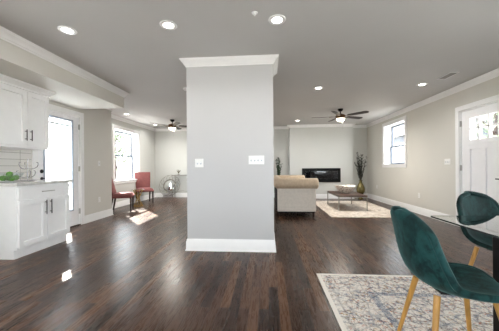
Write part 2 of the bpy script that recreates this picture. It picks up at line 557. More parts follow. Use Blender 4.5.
struct(MB().sweep([(XR, YREAR), (XR, DR[0] - .09)], BASE).build('baseboard_right', 'trim', smooth=30))
struct(MB().sweep([(XL, 2.86), (XL, YREAR), (XR, YREAR)], BASE).build('baseboard_left', 'trim', smooth=30))
struct(MB().sweep([(PX0, PY0), (PX0, PY1), (PX1, PY1), (PX1, PY0)], BASE, True).build('baseboard_partition', 'trim', smooth=30))
# ground outside, and a pale neighbour's wall beyond the entry side
struct(MB().box(-40, 40, -40, 45, -.35, -.2).build('ground', 'ground', smooth=0))

hs = thing('neighbour_house', 'pale grey neighbouring house seen outside the right window', 'house', (11.5, 19.0, -.2))
MB().box(-2.0, 2.2, -4.5, 6, 0, 3.4).build('wall', 'house', hs, smooth=0)
b = MB(); b.rings([[(-2.4, -4.9, 3.4), (2.6, -4.9, 3.4), (0.1, -4.9, 5.2)], [(-2.4, 6.4, 3.4), (2.6, 6.4, 3.4), (0.1, 6.4, 5.2)]]); b.build('roof', 'slot', hs, smooth=0)
f = MB().box(-2.06, -1.99, -1.4, -.4, 1.0, 2.9).build('window_frame', 'trim', hs, smooth=0)
MB().box(-2.07, -2.05, -1.3, -.5, 1.1, 2.8).build('pane', 'housepane', f, smooth=0)
def tree(label, loc, h, rad, seed, n=900):
    rnd = random.Random(seed)
    t = thing('garden_tree', label, 'tree', loc, 0, 'trees outside')
    b = MB(); b.tube([(0, 0, 0), (.05, .03, h * .3), (.02, 0, h * .8)], [.13, .1, .04], 8)
    for k in range(7):
        a = k * 2.4; z = h * (.25 + .08 * k); b.tube([(0, 0, z), (rad * .35 * math.cos(a), rad * .35 * math.sin(a), z + h * .12), (rad * .7 * math.cos(a), rad * .7 * math.sin(a), z + h * .17)], [.05, .035, .012], 6)
    b.build('trunk', 'darkwood', t)
    lf = MB()
    for k in range(n):
        d = Vector((rnd.gauss(0, 1), rnd.gauss(0, 1), rnd.gauss(0, 1))).normalized() * rnd.uniform(.35, 1)
        p = Vector((d.x * rad, d.y * rad, h * .62 + d.z * h * .40)); q = Vector((rnd.uniform(-1, 1), rnd.uniform(-1, 1), rnd.uniform(-1, 1))).normalized()
        o = q.orthogonal().normalized(); L = rnd.uniform(.12, .26)
        lf.bm.faces.new([lf.bm.verts.new(p), lf.bm.verts.new(p + q * L * .5 + o * L * .35), lf.bm.verts.new(p + q * L), lf.bm.verts.new(p + q * L * .5 - o * L * .35)])
    o = lf.build('leaves', 'treeleaf', t, smooth=0); o['kind'] = 'stuff'
tree('leafy tree outside the left recess window', (-10.6, 16.6, -.2), 4.6, 1.7, 5)
tree('leafy tree outside the glazed lights of the entry door', (9.0, 10.6, -.2), 4.4, 1.6, 6)
fe = thing('garden_fence', 'pale board fence outside the left recess window', 'fence', (-13.6, 16.0, -.2))
for k in range(5): MB().box(-.06, .06, -5 + k * 2.5 - .06, -5 + k * 2.5 + .06, 0, 1.7).build('post', 'house', fe, smooth=0)
for k in range(4): MB().box(.06, .09, -5 + k * 2.5, -5 + (k + 1) * 2.5 - .01, .08, 1.6).build('board_panel', 'house', fe, smooth=0)
# ------------------------------------------------------------------ windows
def window(name, xin, sgn, hole, depth, rail_z, casing=.085, sash='sash'):
    """window in a wall along Y; room face at xin; sgn = direction to the outside"""
    y0, y1, z0, z1 = hole
    b = MB(); c = casing; t = -.02 * sgn
    xa, xb = sorted((xin, xin + t))
    b.box(xa, xb, y0 - c, y0, z0 - .0, z1); b.box(xa, xb, y1, y1 + c, z0 - .0, z1)
    b.box(xa, xb, y0 - c, y1 + c, z1, z1 + c)
    xs, xe = sorted((xin - .03 * sgn, xin + depth * sgn))
    root = struct(b.build(name, 'trim', bevel=.003))
    j = MB(); xo = xin + (depth + .05) * sgn; p, q = sorted((xin, xo)); w = .018
    j.box(p, q, y0, y0 + w, z0, z1); j.box(p, q, y1 - w, y1, z0, z1); j.box(p, q, y0 + w, y1 - w, z1 - w, z1)
    j.build('jamb_liner', 'trim', root)
    s = MB(); s.box(xs, xe, y0 - c - .01 if False else y0 + w, y1 - w, z0, z0 + .022)
    a1, a2 = sorted((xin, xin - .035 * sgn)); s.box(a1, a2, y0 - c - .02, y1 + c + .02, z0 - .004, z0 + .022)
    a1, a2 = sorted((xin, xin - .018 * sgn)); s.box(a1, a2, y0 - c, y1 + c, z0 - .075, z0 - .004)
    s.build('window_sill', 'trim', root, bevel=.003)
    for nm, za, zb, dx in (('lower_sash', z0 + .022, rail_z + .02, 0), ('upper_sash', rail_z - .02, z1 - w, .035)):
        x = xin + (depth + dx) * sgn; p, q = sorted((x, x + .034 * sgn)); f = .042
        k = MB(); k.box(p, q, y0 + w, y0 + w + f, za, zb); k.box(p, q, y1 - w - f, y1 - w, za, zb)
        k.box(p, q, y0 + w + f, y1 - w - f, za, za + f); k.box(p, q, y0 + w + f, y1 - w - f, zb - f, zb)
        so = k.build(nm, M[sash], root, bevel=.003)
        g = MB(); xm = x + .017 * sgn; g.box(xm - .003, xm + .003, y0 + w + f, y1 - w - f, za + f, zb - f); g.build('pane', 'pane', so, smooth=0)
    portal((xin + (depth + .09) * sgn, (y0 + y1) / 2, (z0 + z1) / 2), (-sgn, 0, 0), y1 - y0 if False else z1 - z0, y1 - y0)
    return root
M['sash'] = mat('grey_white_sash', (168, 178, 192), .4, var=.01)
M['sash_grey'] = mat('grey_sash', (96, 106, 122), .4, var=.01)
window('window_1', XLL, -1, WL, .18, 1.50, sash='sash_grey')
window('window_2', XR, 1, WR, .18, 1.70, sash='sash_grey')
window('window_4', XL, -1, WK, .06, 1.5)
window('window_5', XR, 1, WD, .12, 1.4)
# glazed opening added behind the camera, unseen, for frontal fill daylight
b = MB(); x0, x1, z0, z1 = RW; yy = YREAR - .16
b.box(x0, x1, yy, yy + .06, z0, z0 + .06); b.box(x0, x1, yy, yy + .06, z1 - .06, z1)
for k in range(5):
    x = x0 + (x1 - x0 - .06) * k / 4; b.box(x, x + .06, yy, yy + .06, z0 + .06, z1 - .06)
w3 = struct(b.build('window_3', 'trim', bevel=.003))
MB().box(x0 + .06, x1 - .06, yy + .027, yy + .033, z0 + .06, z1 - .06).build('pane', 'pane', w3, smooth=0)
portal((0, yy - .05, (z0 + z1) / 2), (0, 1, 0), x1 - x0, z1 - z0)

# ------------------------------------------------------------------ left glazed door
def casing(hole, xin, sgn, w=.085):
    y0, y1, z0, z1 = hole; b = MB(); a, c = sorted((xin, xin - .022 * sgn))
    b.box(a, c, y0 - w, y0, 0, z1); b.box(a, c, y1, y1 + w, 0, z1); b.box(a, c, y0 - w, y1 + w, z1, z1 + w)
    a, c = sorted((xin + .14 * sgn, xin)); t = .02
    b.box(a, c, y0, y0 + t, 0, z1); b.box(a, c, y1 - t, y1, 0, z1); b.box(a, c, y0 + t, y1 - t, z1 - t, z1)
    return b
d1 = struct(casing(DL, XL, -1).build('door_1', 'trim', bevel=.003))
y0, y1 = DL[0] + .024, DL[1] - .024; zt = DL[3] - .024
gx0, gx1 = XL - .06, XL - .015
gy0, gy1, gz0, gz1 = 3.965, 4.545, .34, 2.03
b = MB(); b.box(gx0, gx1, y0, gy0, .02, zt); b.box(gx0, gx1, gy1, y1, .02, zt); b.box(gx0, gx1, gy0, gy1, .02, gz0); b.box(gx0, gx1, gy0, gy1, gz1, zt)
leaf = b.build('door_leaf', 'door', d1, bevel=.003)
b = MB(); t = .03
b.box(gx1 - .01, gx1 + .012, gy0 - t, gy0, gz0 - t, gz1 + t); b.box(gx1 - .01, gx1 + .012, gy1, gy1 + t, gz0 - t, gz1 + t)
b.box(gx1 - .01, gx1 + .012, gy0, gy1, gz0 - t, gz0); b.box(gx1 - .01, gx1 + .012, gy0, gy1, gz1, gz1 + t)
b.build('glazing_bead', 'sash', leaf, bevel=.002)
MB().box(XL - .034, XL - .028, gy0, gy1, gz0, gz1).build('pane', 'pane', leaf, smooth=0)
b = MB(); xb = XL - .042
b.box(xb, xb + .004, gy0, gy1 - .20, .84, 1.93); b.box(xb, xb + .004, gy1 - .10, gy1, .84, 1.93); b.box(xb, xb + .004, gy1 - .20, gy1 - .10, .84, 1.75)  # blind added to mask the sun, gaps cut where floor patches should land
b.box(xb, xb + .004, gy0, gy1 - .005, 1.955, gz1)
bl = b.build('blind', 'blindcloth', leaf, smooth=0)
b = MB(); b.box(xb - .004, xb + .010, gy0, gy1, 1.93, 1.955); b.build('blind_rail', 'pull', leaf, bevel=.002)
b = MB()
b.lathe([(.032, 0), (.032, .008), (.026, .014), (.012, .016), (.012, .024), (.001, .025)], 20, (gx1, 3.9, 1.085), 'X')
b.build('deadbolt', 'black', leaf)
b = MB(); b.lathe([(.026, 0), (.026, .01), (.011, .012), (.011, .04), (.001, .041)], 18, (gx1, 3.9, .965), 'X')
b.box(gx1 + .03, gx1 + .042, 3.885, 3.99, .960, .971); b.build('door_handle', 'black', leaf, bevel=.002)
for z in (.28, 1.12, 1.95):
    b = MB(); b.box(XL - .014, XL + .006, y1 - .006, y1 + .02, z - .05, z + .05); b.tube([(XL + .006, y1 + .004, z - .052), (XL + .006, y1 + .004, z + .052)], .007); b.build('hinge', 'nickel', d1)
MB().box(XL - .16, XL + .01, DL[0] + .0, DL[1], 0.001, .018).build('threshold', 'pull', d1, bevel=.003)
portal((XL - .20, (gy0 + gy1) / 2, (gz0 + gz1) / 2), (1, 0, 0), gz1 - gz0, gy1 - gy0)

# ------------------------------------------------------------------ right entry door
d2 = struct(casing(DR, XR, 1).build('door_2', 'trim', bevel=.003))
y0, y1 = DR[0] + .024, DR[1] - .024; zt = DR[3] - .024
dx0, dx1 = XR + .015, XR + .06
rows = [(1.585, 1.765), (1.795, 1.965)]; colsY = [(4.145, 4.31), (4.34, 4.505), (4.535, 4.70)]
b = MB()
ly0, ly1, lz0, lz1 = 4.145, 4.70, 1.585, 1.965
b.box(dx0, dx1, y0, ly0, .02, zt); b.box(dx0, dx1, ly1, y1, .02, zt); b.box(dx0, dx1, ly0, ly1, lz1, zt); b.box(dx0, dx1, ly0, ly1, 1.42, lz0)
for a, c in ((4.31, 4.34), (4.505, 4.535)): b.box(dx0, dx1, a, c, lz0, lz1)
b.box(dx0, dx1, ly0, ly1, 1.765, 1.795)
b.box(dx0, dx1, ly0, ly1, .02, .26); b.box(dx0, dx1, 4.385, 4.46, .26, 1.42)
leaf2 = b.build('door_leaf', 'door', d2, bevel=.003)
b = MB(); b.box(dx0 + .022, dx1 - .01, 4.145, 4.385, .26, 1.42); b.box(dx0 + .022, dx1 - .01, 4.46, 4.70, .26, 1.42); b.build('door_panel', 'door', leaf2, bevel=.004)
b = MB(); b.box(dx0 - .012, dx0 + .005, ly0 - .03, ly1 + .03, 1.505, 1.54); b.build('door_shelf', 'door', leaf2, bevel=.003)
MB().box(dx0 + .022, dx0 + .027, ly0, ly1, lz0, lz1).build('pane', 'pane', leaf2, smooth=0)
b = MB(); b.lathe([(.028, 0), (.028, -.012), (.012, -.014), (.012, -.045), (.001, -.046)], 20, (dx0, 4.03, .92), 'X')
b.box(dx0 - .05, dx0 - .034, 4.02, 4.155, .912, .93); b.build('door_handle', 'black', leaf2, bevel=.003)
b = MB(); b.lathe([(.028, 0), (.028, -.014), (.02, -.02), (.001, -.021)], 20, (dx0, 4.03, 1.06), 'X'); b.build('deadbolt', 'black', leaf2)
for z in (.28, 1.09, 1.90):
    b = MB(); b.box(XR - .006, XR + .014, y1 - .006, y1 + .02, z - .05, z + .05); b.tube([(XR - .006, y1 + .004, z - .052), (XR - .006, y1 + .004, z + .052)], .007); b.build('hinge', 'nickel', d2)
MB().box(XR - .01, XR + .16, DR[0], DR[1], 0.001, .018).build('threshold', 'pull', d2, bevel=.003)
portal((XR + .2, (ly0 + ly1) / 2, (lz0 + lz1) / 2), (-1, 0, 0), lz1 - lz0, ly1 - ly0)

# ------------------------------------------------------------------ kitchen
struct(MB().box(XL, XL + .008, 2.2, 3.70, .955, 1.43).build('trim_backsplash', 'tile', smooth=0))
def shaker(y0, y1, z0, z1, x, rail=.06, t=.03):
    b = MB(); b.box(x, x + t, y0, y0 + rail, z0, z1); b.box(x, x + t, y1 - rail, y1, z0, z1)
    b.box(x, x + t, y0 + rail, y1 - rail, z0, z0 + rail); b.box(x, x + t, y0 + rail, y1 - rail, z1 - rail, z1)
    b.box(x, x + t * .2, y0 + rail, y1 - rail, z0 + rail, z1 - rail); return b
def pull(x, y, z, L, vert=True):
    b = MB(); r = .006
    if vert:
        b.tube([(x + .03, y, z - L / 2), (x + .03, y, z + L / 2)], r)
        for s in (-.35, .35): b.tube([(x - .002, y, z + s * L), (x + .03, y, z + s * L)], r * .8)
    else:
        b.tube([(x + .03, y - L / 2, z), (x + .03, y + L / 2, z)], r)
        for s in (-.35, .35): b.tube([(x - .002, y + s * L, z), (x + .03, y + s * L, z)], r * .8)
    return b
BX = -3.125; BY0, BY1 = 2.885, 3.705
bc = thing('base_cabinet', 'white shaker base cabinet with one drawer over two doors beside the glazed door', 'cabinet', (0, 0, 0))
b = MB(); b.box(XL + .004, BX, BY0, BY1, .115, .915); b.box(XL + .004, BX - .05, BY0, BY1, .0, .115); b.build('body', 'cabinet', bc, bevel=.002)
b = MB(); b.box(BX - .05, BX - .035, BY0 + .0, BY1, .0, .112); b.build('toe_kick', 'cabinet', bc, bevel=.002)
b = MB(); b.box(BX, BX + .02, BY0 + .012, BY1 - .012, .745, .895)
dr = b.build('drawer', 'cabinet', bc, bevel=.003)
b = MB(); b.box(BX + .02, BX + .024, BY0 + .05, BY1 - .05, .775, .778); b.box(BX + .02, BX + .024, BY0 + .05, BY1 - .05, .862, .865); b.box(BX + .02, BX + .024, BY0 + .05, BY0 + .053, .778, .862); b.box(BX + .02, BX + .024, BY1 - .053, BY1 - .05, .778, .862)
b.build('drawer_moulding', 'cabinet', dr)
pull(BX + .02, (BY0 + BY1) / 2, .82, .20, False).build('handle', 'nickel', dr)
ym = (BY0 + BY1) / 2
for a, c, hy in ((BY0 + .012, ym - .004, ym - .04), (ym + .004, BY1 - .012, ym + .04)):
    dd = shaker(a, c, .14, .725, BX).build('door', 'cabinet', bc, bevel=.002)
    pull(BX + .03, hy, .60, .20).build('handle', 'pull', dd)
ct = MB(); ct.box(XL + .009, BX + .045, BY0 - .03, BY1 + .025, .917, .955)
tag(ct.build('countertop', 'counter', bevel=.004), 'speckled pale stone countertop on the white base cabinet', 'countertop')
UX = -3.32; UY0, UY1 = 2.80, 3.545
uc = thing('wall_cabinet', 'white shaker wall cabinet with two doors hung under the soffit', 'cabinet', (0, 0, 0))
b = MB(); b.box(XL + .010, UX, UY0, UY1, 1.435, 2.215); b.build('body', 'cabinet', uc, bevel=.002)
UCR = [(0, 2.21), (.020, 2.21), (.020, 2.232), (.028, 2.238), (.048, 2.262), (.070, 2.276), (.076, 2.297), (0, 2.297)]
b = MB(); b.sweep([(UX, UY0), (UX, UY1), (XL + .012, UY1)], [(-o, z) for o, z in UCR]); b.build('crown_moulding', 'cabinet', uc)
b = MB(); b.box(XL + .012, UX + .018, UY0, UY1, 1.415, 1.434); b.build('light_rail', 'cabinet', uc, bevel=.002)
ym = 3.200
for a, c, hy in ((UY0 + .005, ym - .003, ym - .036), (ym + .003, UY1 - .005, ym + .038)):
    dd = shaker(a, c, 1.445, 2.19, UX).build('door', 'cabinet', uc, bevel=.002)
    pull(UX + .03, hy, 1.59, .15).build('handle', 'pull', dd)

# ------------------------------------------------------------------ ceiling fittings
def can(x, y, label):
    t = thing('recessed_light', label, 'light', (x, y, CEIL), 0, 'recessed ceiling lights')
    b = MB(); b.lathe([(.052, -.001), (.052, -.006), (.062, -.009), (.084, -.007), (.088, -.0005)], 28)
    b.build('trim_ring', 'trim', t)
    b = MB(); b.lathe([(.001, -.0055), (.0515, -.0055), (.0515, -.001), (.001, -.001)], 28); b.build('lens', 'lamp', t)
    d = bpy.data.lights.new('recessed_light_lamp', 'AREA'); d.shape = 'DISK'; d.size = .10; d.energy = CAN_W; d.color = (1, .97, .93)
    d.spread = math.radians(150)
    o = bpy.data.objects.new('lamp', d); COL.objects.link(o); o.parent = t; o.location = (0, 0, -.014)
    return t
can(-2.11, 2.50, 'recessed ceiling light nearest the kitchen soffit')
can(-1.01, 2.50, 'recessed ceiling light in front of the left edge of the partition')
can(0.10, 2.50, 'recessed ceiling light in front of the right edge of the partition')
can(0.95, 4.75, 'recessed ceiling light just right of the partition, above the sofa side')
can(0.95, 8.07, 'small far recessed ceiling light by the left end of the fireplace wall')
can(2.78, 4.72, 'recessed ceiling light beside the ceiling vent near the entry door')
can(-3.84, 6.56, 'recessed ceiling light by the left recess window')
can(-3.85, 8.33, 'recessed ceiling light in the far left corner behind the fan')
v = thing('ceiling_vent', 'rectangular metal ceiling vent near the right crown moulding', 'vent', (2.93, 4.30, CEIL), 0)
b = MB(); 
for a in ((-.07, .07, -.16, -.145), (-.07, .07, .145, .16), (-.07, -.055, -.145, .145), (.055, .07, -.145, .145)): b.box(a[0], a[1], a[2], a[3], -.010, -.0005)
b.build('frame', 'trim', v, bevel=.002)
b = MB()
for k in range(7):
    x = -.048 + k * .016; b.box(x - .001, x + .003, -.145, .145, -.008, -.001)
b.build('louvres', 'nickel', v)
MB().box(-.055, .055, -.145, .145, -.0015, -.0004).build('duct', 'firebox', v, smooth=0)
s = MB(); s.lathe([(.001, -.028), (.010, -.028), (.012, -.012), (.026, -.008), (.03, -.0005), (.001, -.0005)], 20)
tag(s.build('sprinkler_head', 'trim', loc=(-.115, 2.37, CEIL)), 'tiny sprinkler head in the ceiling left of the right front light', 'sprinkler')
s = MB(); s.lathe([(.001, -.035), (.045, -.035), (.06, -.022), (.065, -.0005), (.001, -.0005)], 24)
tag(s.build('smoke_detector', 'trim', loc=(-1.50, 4.55, CEIL)), 'round smoke detector on the ceiling at the left edge of the partition', 'smoke detector')

def make_fan(loc, label, off):
    t = thing('ceiling_fan', label, 'ceiling fan', loc, 0, 'five-blade ceiling fans')
    b = MB(); b.lathe([(.001, -.001), (.068, -.001), (.066, -.03), (.045, -.055), (.02, -.07), (.001, -.07)], 24); b.build('canopy', 'black', t)
    b = MB(); b.tube([(0, 0, -.06), (0, 0, -.15)], .013, 14); b.build('downrod', 'black', t)
    b = MB(); b.lathe([(.02, -.12), (.045, -.125), (.06, -.14), (.11, -.155), (.125, -.175), (.125, -.205), (.11, -.225), (.085, -.235), (.001, -.235)], 32); b.build('motor_housing', 'bronze', t)
    b = MB(); b.lathe([(.09, -.234), (.108, -.238), (.108, -.250), (.09, -.254)], 32); b.build('light_ring', 'bronze', t)
    b = MB(); b.lathe([(.001, -.325), (.035, -.322), (.07, -.308), (.092, -.285), (.102, -.254), (.09, -.240), (.001, -.240)], 32); b.build('light_bowl', 'fanlamp', t)
    for k in range(5):
        a = off + k * 2 * PI / 5
        b = MB(); L0, L1 = .20, .72; n = 14; rs = []
        for i in range(n + 1):
            u = i / n; r = L0 + (L1 - L0) * u
            w = .052 + .014 * math.sin(u * PI * .6)
            if u > .9: w *= math.sqrt(max(.02, 1 - ((u - .9) / .1) ** 2 * .92))
            if u < .08: w *= .75 + .25 * u / .08
            pt = .20
            rs.append([(r, -w * math.cos(pt), w * math.sin(pt) + .004), (r, w * math.cos(pt), -w * math.sin(pt) + .004), (r, w * math.cos(pt), -w * math.sin(pt) - .004), (r, -w * math.cos(pt), w * math.sin(pt) - .004)])
        b.rings(rs)
        o = b.build('blade', 'blade', t, smooth=50); o.location = (0, 0, -.19); o.rotation_euler = (0, 0, a)
        c = MB(); c.box(.10, .26, -.018, .018, -.010, -.003); c.box(.22, .28, -.04, .04, -.012, -.004)
        c = c.build('blade_arm', 'bronze', o, bevel=.002)
    b = MB(); b.tube([(.05, -.02, -.25), (.05, -.02, -.50)], .0018, 6); b.sphere((.05, -.02, -.505), .007); b.build('pull_chain', 'nickel', t)
    d = bpy.data.lights.new('fan_lamp', 'AREA'); d.shape = 'DISK'; d.size = .18; d.energy = FAN_W; d.color = (1, .95, .87)
    o = bpy.data.objects.new('lamp', d); COL.objects.link(o); o.parent = t; o.location = (0, 0, -.335)
    return t
make_fan((1.86, 6.56, CEIL), 'dark five-blade ceiling fan with a lit bowl in front of the fireplace', math.radians(-46))
make_fan((-2.93, 7.5, CEIL), 'dark ceiling fan above the rose chairs, partly behind the partition', math.radians(18))

# ------------------------------------------------------------------ switches and outlets
def plate(name, label, cat, pos, face, n=1, kind='toggle', group=None):
    """face: 'x+' plate on a wall looking +X, 'x-' -X, 'y-' -Y"""
    rz = {'y-': 0, 'x+': PI / 2, 'x-': -PI / 2}[face]
    t = thing(name, label, cat, pos, rz, group)
    w = .072 + .046 * (n - 1); h = .116
    MB().box(-w / 2, w / 2, -.007, -.0006, -h / 2, h / 2).build('cover_plate', 'plastic', t, bevel=.003)
    for k in range(n):
        x = (k - (n - 1) / 2) * .046
        if kind == 'toggle':
            b = MB(); b.box(x - .006, x + .006, -.017, -.006, -.004, .016); b.build('toggle', 'plastic', t, bevel=.002)
            b = MB(); b.box(x - .009, x + .009, -.0078, -.0068, -.017, .017); b.build('toggle_slot', 'sash', t)
        else:
            for z in (-.024, .024):
                b = MB(); b.lathe([(.017, -.0065), (.017, -.009), (.001, -.009)], 20, (x, 0, z), 'Y'); r = b.build('socket', 'plastic', t)
                b = MB(); b.box(x - .007, x - .005, -.0095, -.0088, z - .002, z + .008); b.box(x + .005, x + .007, -.0095, -.0088, z - .002, z + .008); b.build('slot', 'slot', r)
    return t
plate('light_switch', 'white double light switch at the left of the white partition', 'light switch', (-.935, PY0, 1.193), 'y-', 2)
plate('light_switch', 'wide white four-toggle light switch at the right of the white partition', 'light switch', (-.155, PY0, 1.228), 'y-', 4)
plate('light_switch', 'white single light switch on the left wall beside the glazed door', 'light switch', (XL, 5.30, 1.235), 'x+', 1)
plate('light_switch', 'wide white light switch beside the white entry door', 'light switch', (XR, 5.23, 1.21), 'x-', 3)
plate('wall_outlet', 'white outlet low on the left wall beside the glazed door', 'outlet', (XL, 5.30, .43), 'x+', 1, 'outlet')
plate('wall_outlet', 'white outlet low on the right wall between entry door and window', 'outlet', (XR, 6.17, .43), 'x-', 1, 'outlet')
plate('wall_outlet', 'white outlet low on the right wall near the far corner vase', 'outlet', (XR, 8.45, .45), 'x-', 1, 'outlet')

# ------------------------------------------------------------------ rugs
b = MB(); b.box(.50, 3.40, .08, 2.68, 0.001, .011)
rg = b.build('area_rug', 'rug_big', bevel=.003); recentre(rg, (1.95, 1.38, 0)); tag(rg, 'cream distressed rug with blue and rust pattern under the dining table', 'rug')
b = MB(); b.box(1.40, 3.10, 5.66, 8.30, 0.001, .011)
rg = b.build('area_rug', 'rug_far', bevel=.003); recentre(rg, (2.25, 6.98, 0)); tag(rg, 'faded cream rug under the coffee table by the fireplace', 'rug')

# ------------------------------------------------------------------ dining table
TX0, TX1, TY0, TY1, TZ = 1.25, 2.75, .35, 2.05, .75
dt = thing('dining_table', 'glass-topped dining table with black legs on the patterned rug', 'table', ((TX0 + TX1) / 2, (TY0 + TY1) / 2, .011))
cx, cy = (TX0 + TX1) / 2, (TY0 + TY1) / 2
def rrect(x0, x1, y0, y1, r, n=5):
    p = []
    for (ax, ay, s) in ((x1 - r, y1 - r, 0), (x0 + r, y1 - r, 1), (x0 + r, y0 + r, 2), (x1 - r, y0 + r, 3)):
        for k in range(n + 1):
            a = (s + k / n) * PI / 2; p.append((ax + r * math.cos(a), ay + r * math.sin(a)))
    return p
b = MB(); P = rrect(TX0 - cx, TX1 - cx, TY0 - cy, TY1 - cy, .03)
zt, zb = TZ - .011, TZ - .011 - .011
vt = [b.bm.verts.new((x, y, zt)) for x, y in P]; vb = [b.bm.verts.new((x, y, zb)) for x, y in P]
b.bm.faces.new(vt); b.bm.faces.new(list(reversed(vb))).material_index = 2
for i in range(len(P)):
    j = (i + 1) % len(P); f = b.bm.faces.new((vt[i], vt[j], vb[j], vb[i])); f.material_index = 1
b.build('glass_top', ['tableglass', 'glassedge', 'clear'], dt, smooth=0)
LGX, LGY = (1.385, 2.615), (1.55, .85)
for lx in LGX:
    for ly in LGY:
        b = MB(); b.box(lx - cx - .05, lx - cx + .05, ly - cy - .05, ly - cy + .05, 0, zb - .006)
        lg = b.build('leg', 'black', dt, bevel=.004)
        b = MB(); b.lathe([(.03, zb - .006), (.03, zb), (.001, zb)], 16, (lx - cx, ly - cy, 0)); b.build('mount_pad', 'nickel', lg)
for lx in LGX:
    b = MB(); b.box(lx - cx - .02, lx - cx + .02, LGY[1] - cy + .05, LGY[0] - cy - .05, .08, .12); b.build('stretcher', 'black', dt, bevel=.003)

# ------------------------------------------------------------------ green velvet shell chairs
def interp(tab, u):
    for (a, va), (c, vc) in zip(tab, tab[1:]):
        if u <= c:
            k = (u - a) / (c - a); k = k * k * (3 - 2 * k) if False else k
            return va + (vc - va) * k
    return tab[-1][1]
def catmull(tab, u):
    n = len(tab)
    for i in range(n - 1):
        if u <= tab[i + 1][0] or i == n - 2:
            p0 = tab[max(i - 1, 0)]; p1 = tab[i]; p2 = tab[i + 1]; p3 = tab[min(i + 2, n - 1)]
            h = p2[0] - p1[0]; k = (u - p1[0]) / h
            m1 = (p2[1] - p0[1]) / (p2[0] - p0[0]) * h; m2 = (p3[1] - p1[1]) / (p3[0] - p1[0]) * h
            return (2 * k ** 3 - 3 * k ** 2 + 1) * p1[1] + (k ** 3 - 2 * k ** 2 + k) * m1 + (-2 * k ** 3 + 3 * k ** 2) * p2[1] + (k ** 3 - k ** 2) * m2
# local frame: chair faces +X; profile u=0 top of back .. 1 seat front
PUs = [0, .15, .3, .42, .52, .62, .75, .88, .96, 1]
PXs = list(zip(PUs, [-.293, -.261, -.237, -.209, -.162, -.067, .043, .154, .239, .246]))
PZs = list(zip(PUs, [.872, .779, .659, .558, .493, .456, .453, .462, .459, .446]))
HWs = list(zip([0, .03, .08, .16, .28, .42, .55, .70, .85, .93, .975, 1], [.030, .108, .160, .203, .218, .236, .228, .222, .206, .195, .140, .073]))
FWs = list(zip([0, .2, .4, .5, .62, .8, 1], [.035, .059, .069, .056, .014, -.004, .006]))
UPs = list(zip([0, .3, .42, .52, .65, .8, 1], [-.004, .016, .034, .048, .049, .031, .012]))
def shell(u, v):
    t = v * 2 - 1
    hw = catmull(HWs, u)
    a = abs(t) ** 2.2
    return (catmull(PXs, u) + catmull(FWs, u) * a, t * hw, catmull(PZs, u) + catmull(UPs, u) * a)
def make_green(label, vel, loc, rz):
    t = thing('dining_chair', label, 'chair', loc, rz, 'green velvet dining chairs')
    MB().grid(shell, 40, 16).build('seat_shell', vel, t, smooth=180, solid=.034, sub=1)
    b = MB()
    per = [shell(k / 36, 0) for k in range(37)] + [shell(1, k / 6) for k in range(1, 6)] + [shell(1 - k / 36, 1) for k in range(37)] + [shell(0, 1 - k / 3) for k in range(1, 3)]
    b.tube(per, .0182, 8, True)
    b.build('edge_piping', vel, t, smooth=180)
    b = MB(); b.box(-.09, .09, -.07, .07, .424, .436); b.build('seat_frame', 'black', t, bevel=.003)
    for sx in (-1, 1):
        for sy in (-1, 1):
            b = MB(); b.tube([(.14 if sx > 0 else -.13, sy * .11, .438), (.225 if sx > 0 else -.205, sy * .20, .0)], [.0165, .0105], 14)
            b.build('leg', 'oak', t, smooth=60)
    return t
make_green('green velvet shell chair nearest the viewer, at the left side of the glass table', 'velvet', (1.022, 1.486, .016), -.076)
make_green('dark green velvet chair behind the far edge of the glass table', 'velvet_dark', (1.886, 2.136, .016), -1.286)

# ------------------------------------------------------------------ sofa (faces +X)
SX0, SX1, SY0, SY1 = .205, 1.06, 5.64, 7.75
so = thing('sofa', 'beige rolled-arm sofa facing the coffee table', 'sofa', (SX0, SY0, 0))
LX, LY = SX1 - SX0, SY1 - SY0
def armpair(yo, s, name):
    b = MB(); ya, yb = sorted((yo, yo + s * .17))
    b.box(.0, LX, ya, yb, .125, .66)
    body = b.build(name, 'sofa', so, bevel=.012)
    b = MB(); r = .118; yc = yo + s * .04
    prof = [(.03, -.045), (.085, -.04), (.112, -.015), (r, .02), (r, LX - .01), (r + .004, LX + .02), (.108, LX + .042), (.08, LX + .054), (.03, LX + .056), (.004, LX + .054)]
    b.lathe(prof, 28, (0, yc, .752), 'X'); b.build('arm_roll', 'sofaroll', body, smooth=60)
    return body
armpair(0, 1, 'arm'); armpair(LY, -1, 'arm')
b = MB(); b.box(.0, .16, .17, LY - .17, .125, .66); bk = b.build('backrest', 'sofa', so, bevel=.012)
b = MB(); b.lathe([(.09, .0), (.118, .03), (.118, LY - .03), (.09, LY)], 28, (.03, 0, .758), 'Y'); b.build('back_roll', 'sofaroll', bk, smooth=60)
b = MB(); b.box(-.012, .0, -.0, LY, .11, .62); b.build('back_lining', 'darkcloth', so, bevel=.004)  # black sheet painting in the shade on the sofa's rear face
b = MB(); b.box(.16, LX - .01, .17, LY - .17, .125, .30); b.build('seat_base', 'sofa', so, bevel=.01)
for k in range(3):
    w = (LY - .34) / 3; b = MB(); b.box(.17, LX - .005, .17 + k * w + .005, .17 + (k + 1) * w - .005, .30, .45); b.build('seat_cushion', 'sofa', so, bevel=.03)
b = MB(); b.box(.02, LX - .02, .02, LY - .02, .105, .125); b.build('under_lining', 'darkcloth', so)
for x in (.06, LX - .05):
    for y in (.06, LY - .06):
        b = MB(); b.lathe([(.028, .125), (.03, .10), (.018, .06), (.026, .03), (.016, 0), (.001, 0)], 16, (x, y, 0)); b.build('foot', 'darkwood', so)
def cushion(label, matn, loc, rx, rz, w):
    c = MB().pillow((0, 0, w / 2), w, w, .16).build('throw_pillow', matn, smooth=180); c.location = loc; c.rotation_euler = (rx, 0, rz)
    tag(c, label, 'pillow'); return c
cushion('mustard throw pillow peeking over the left of the sofa arm', 'cushion_gold', (.42, 5.99, .455), .12, 0, .40)
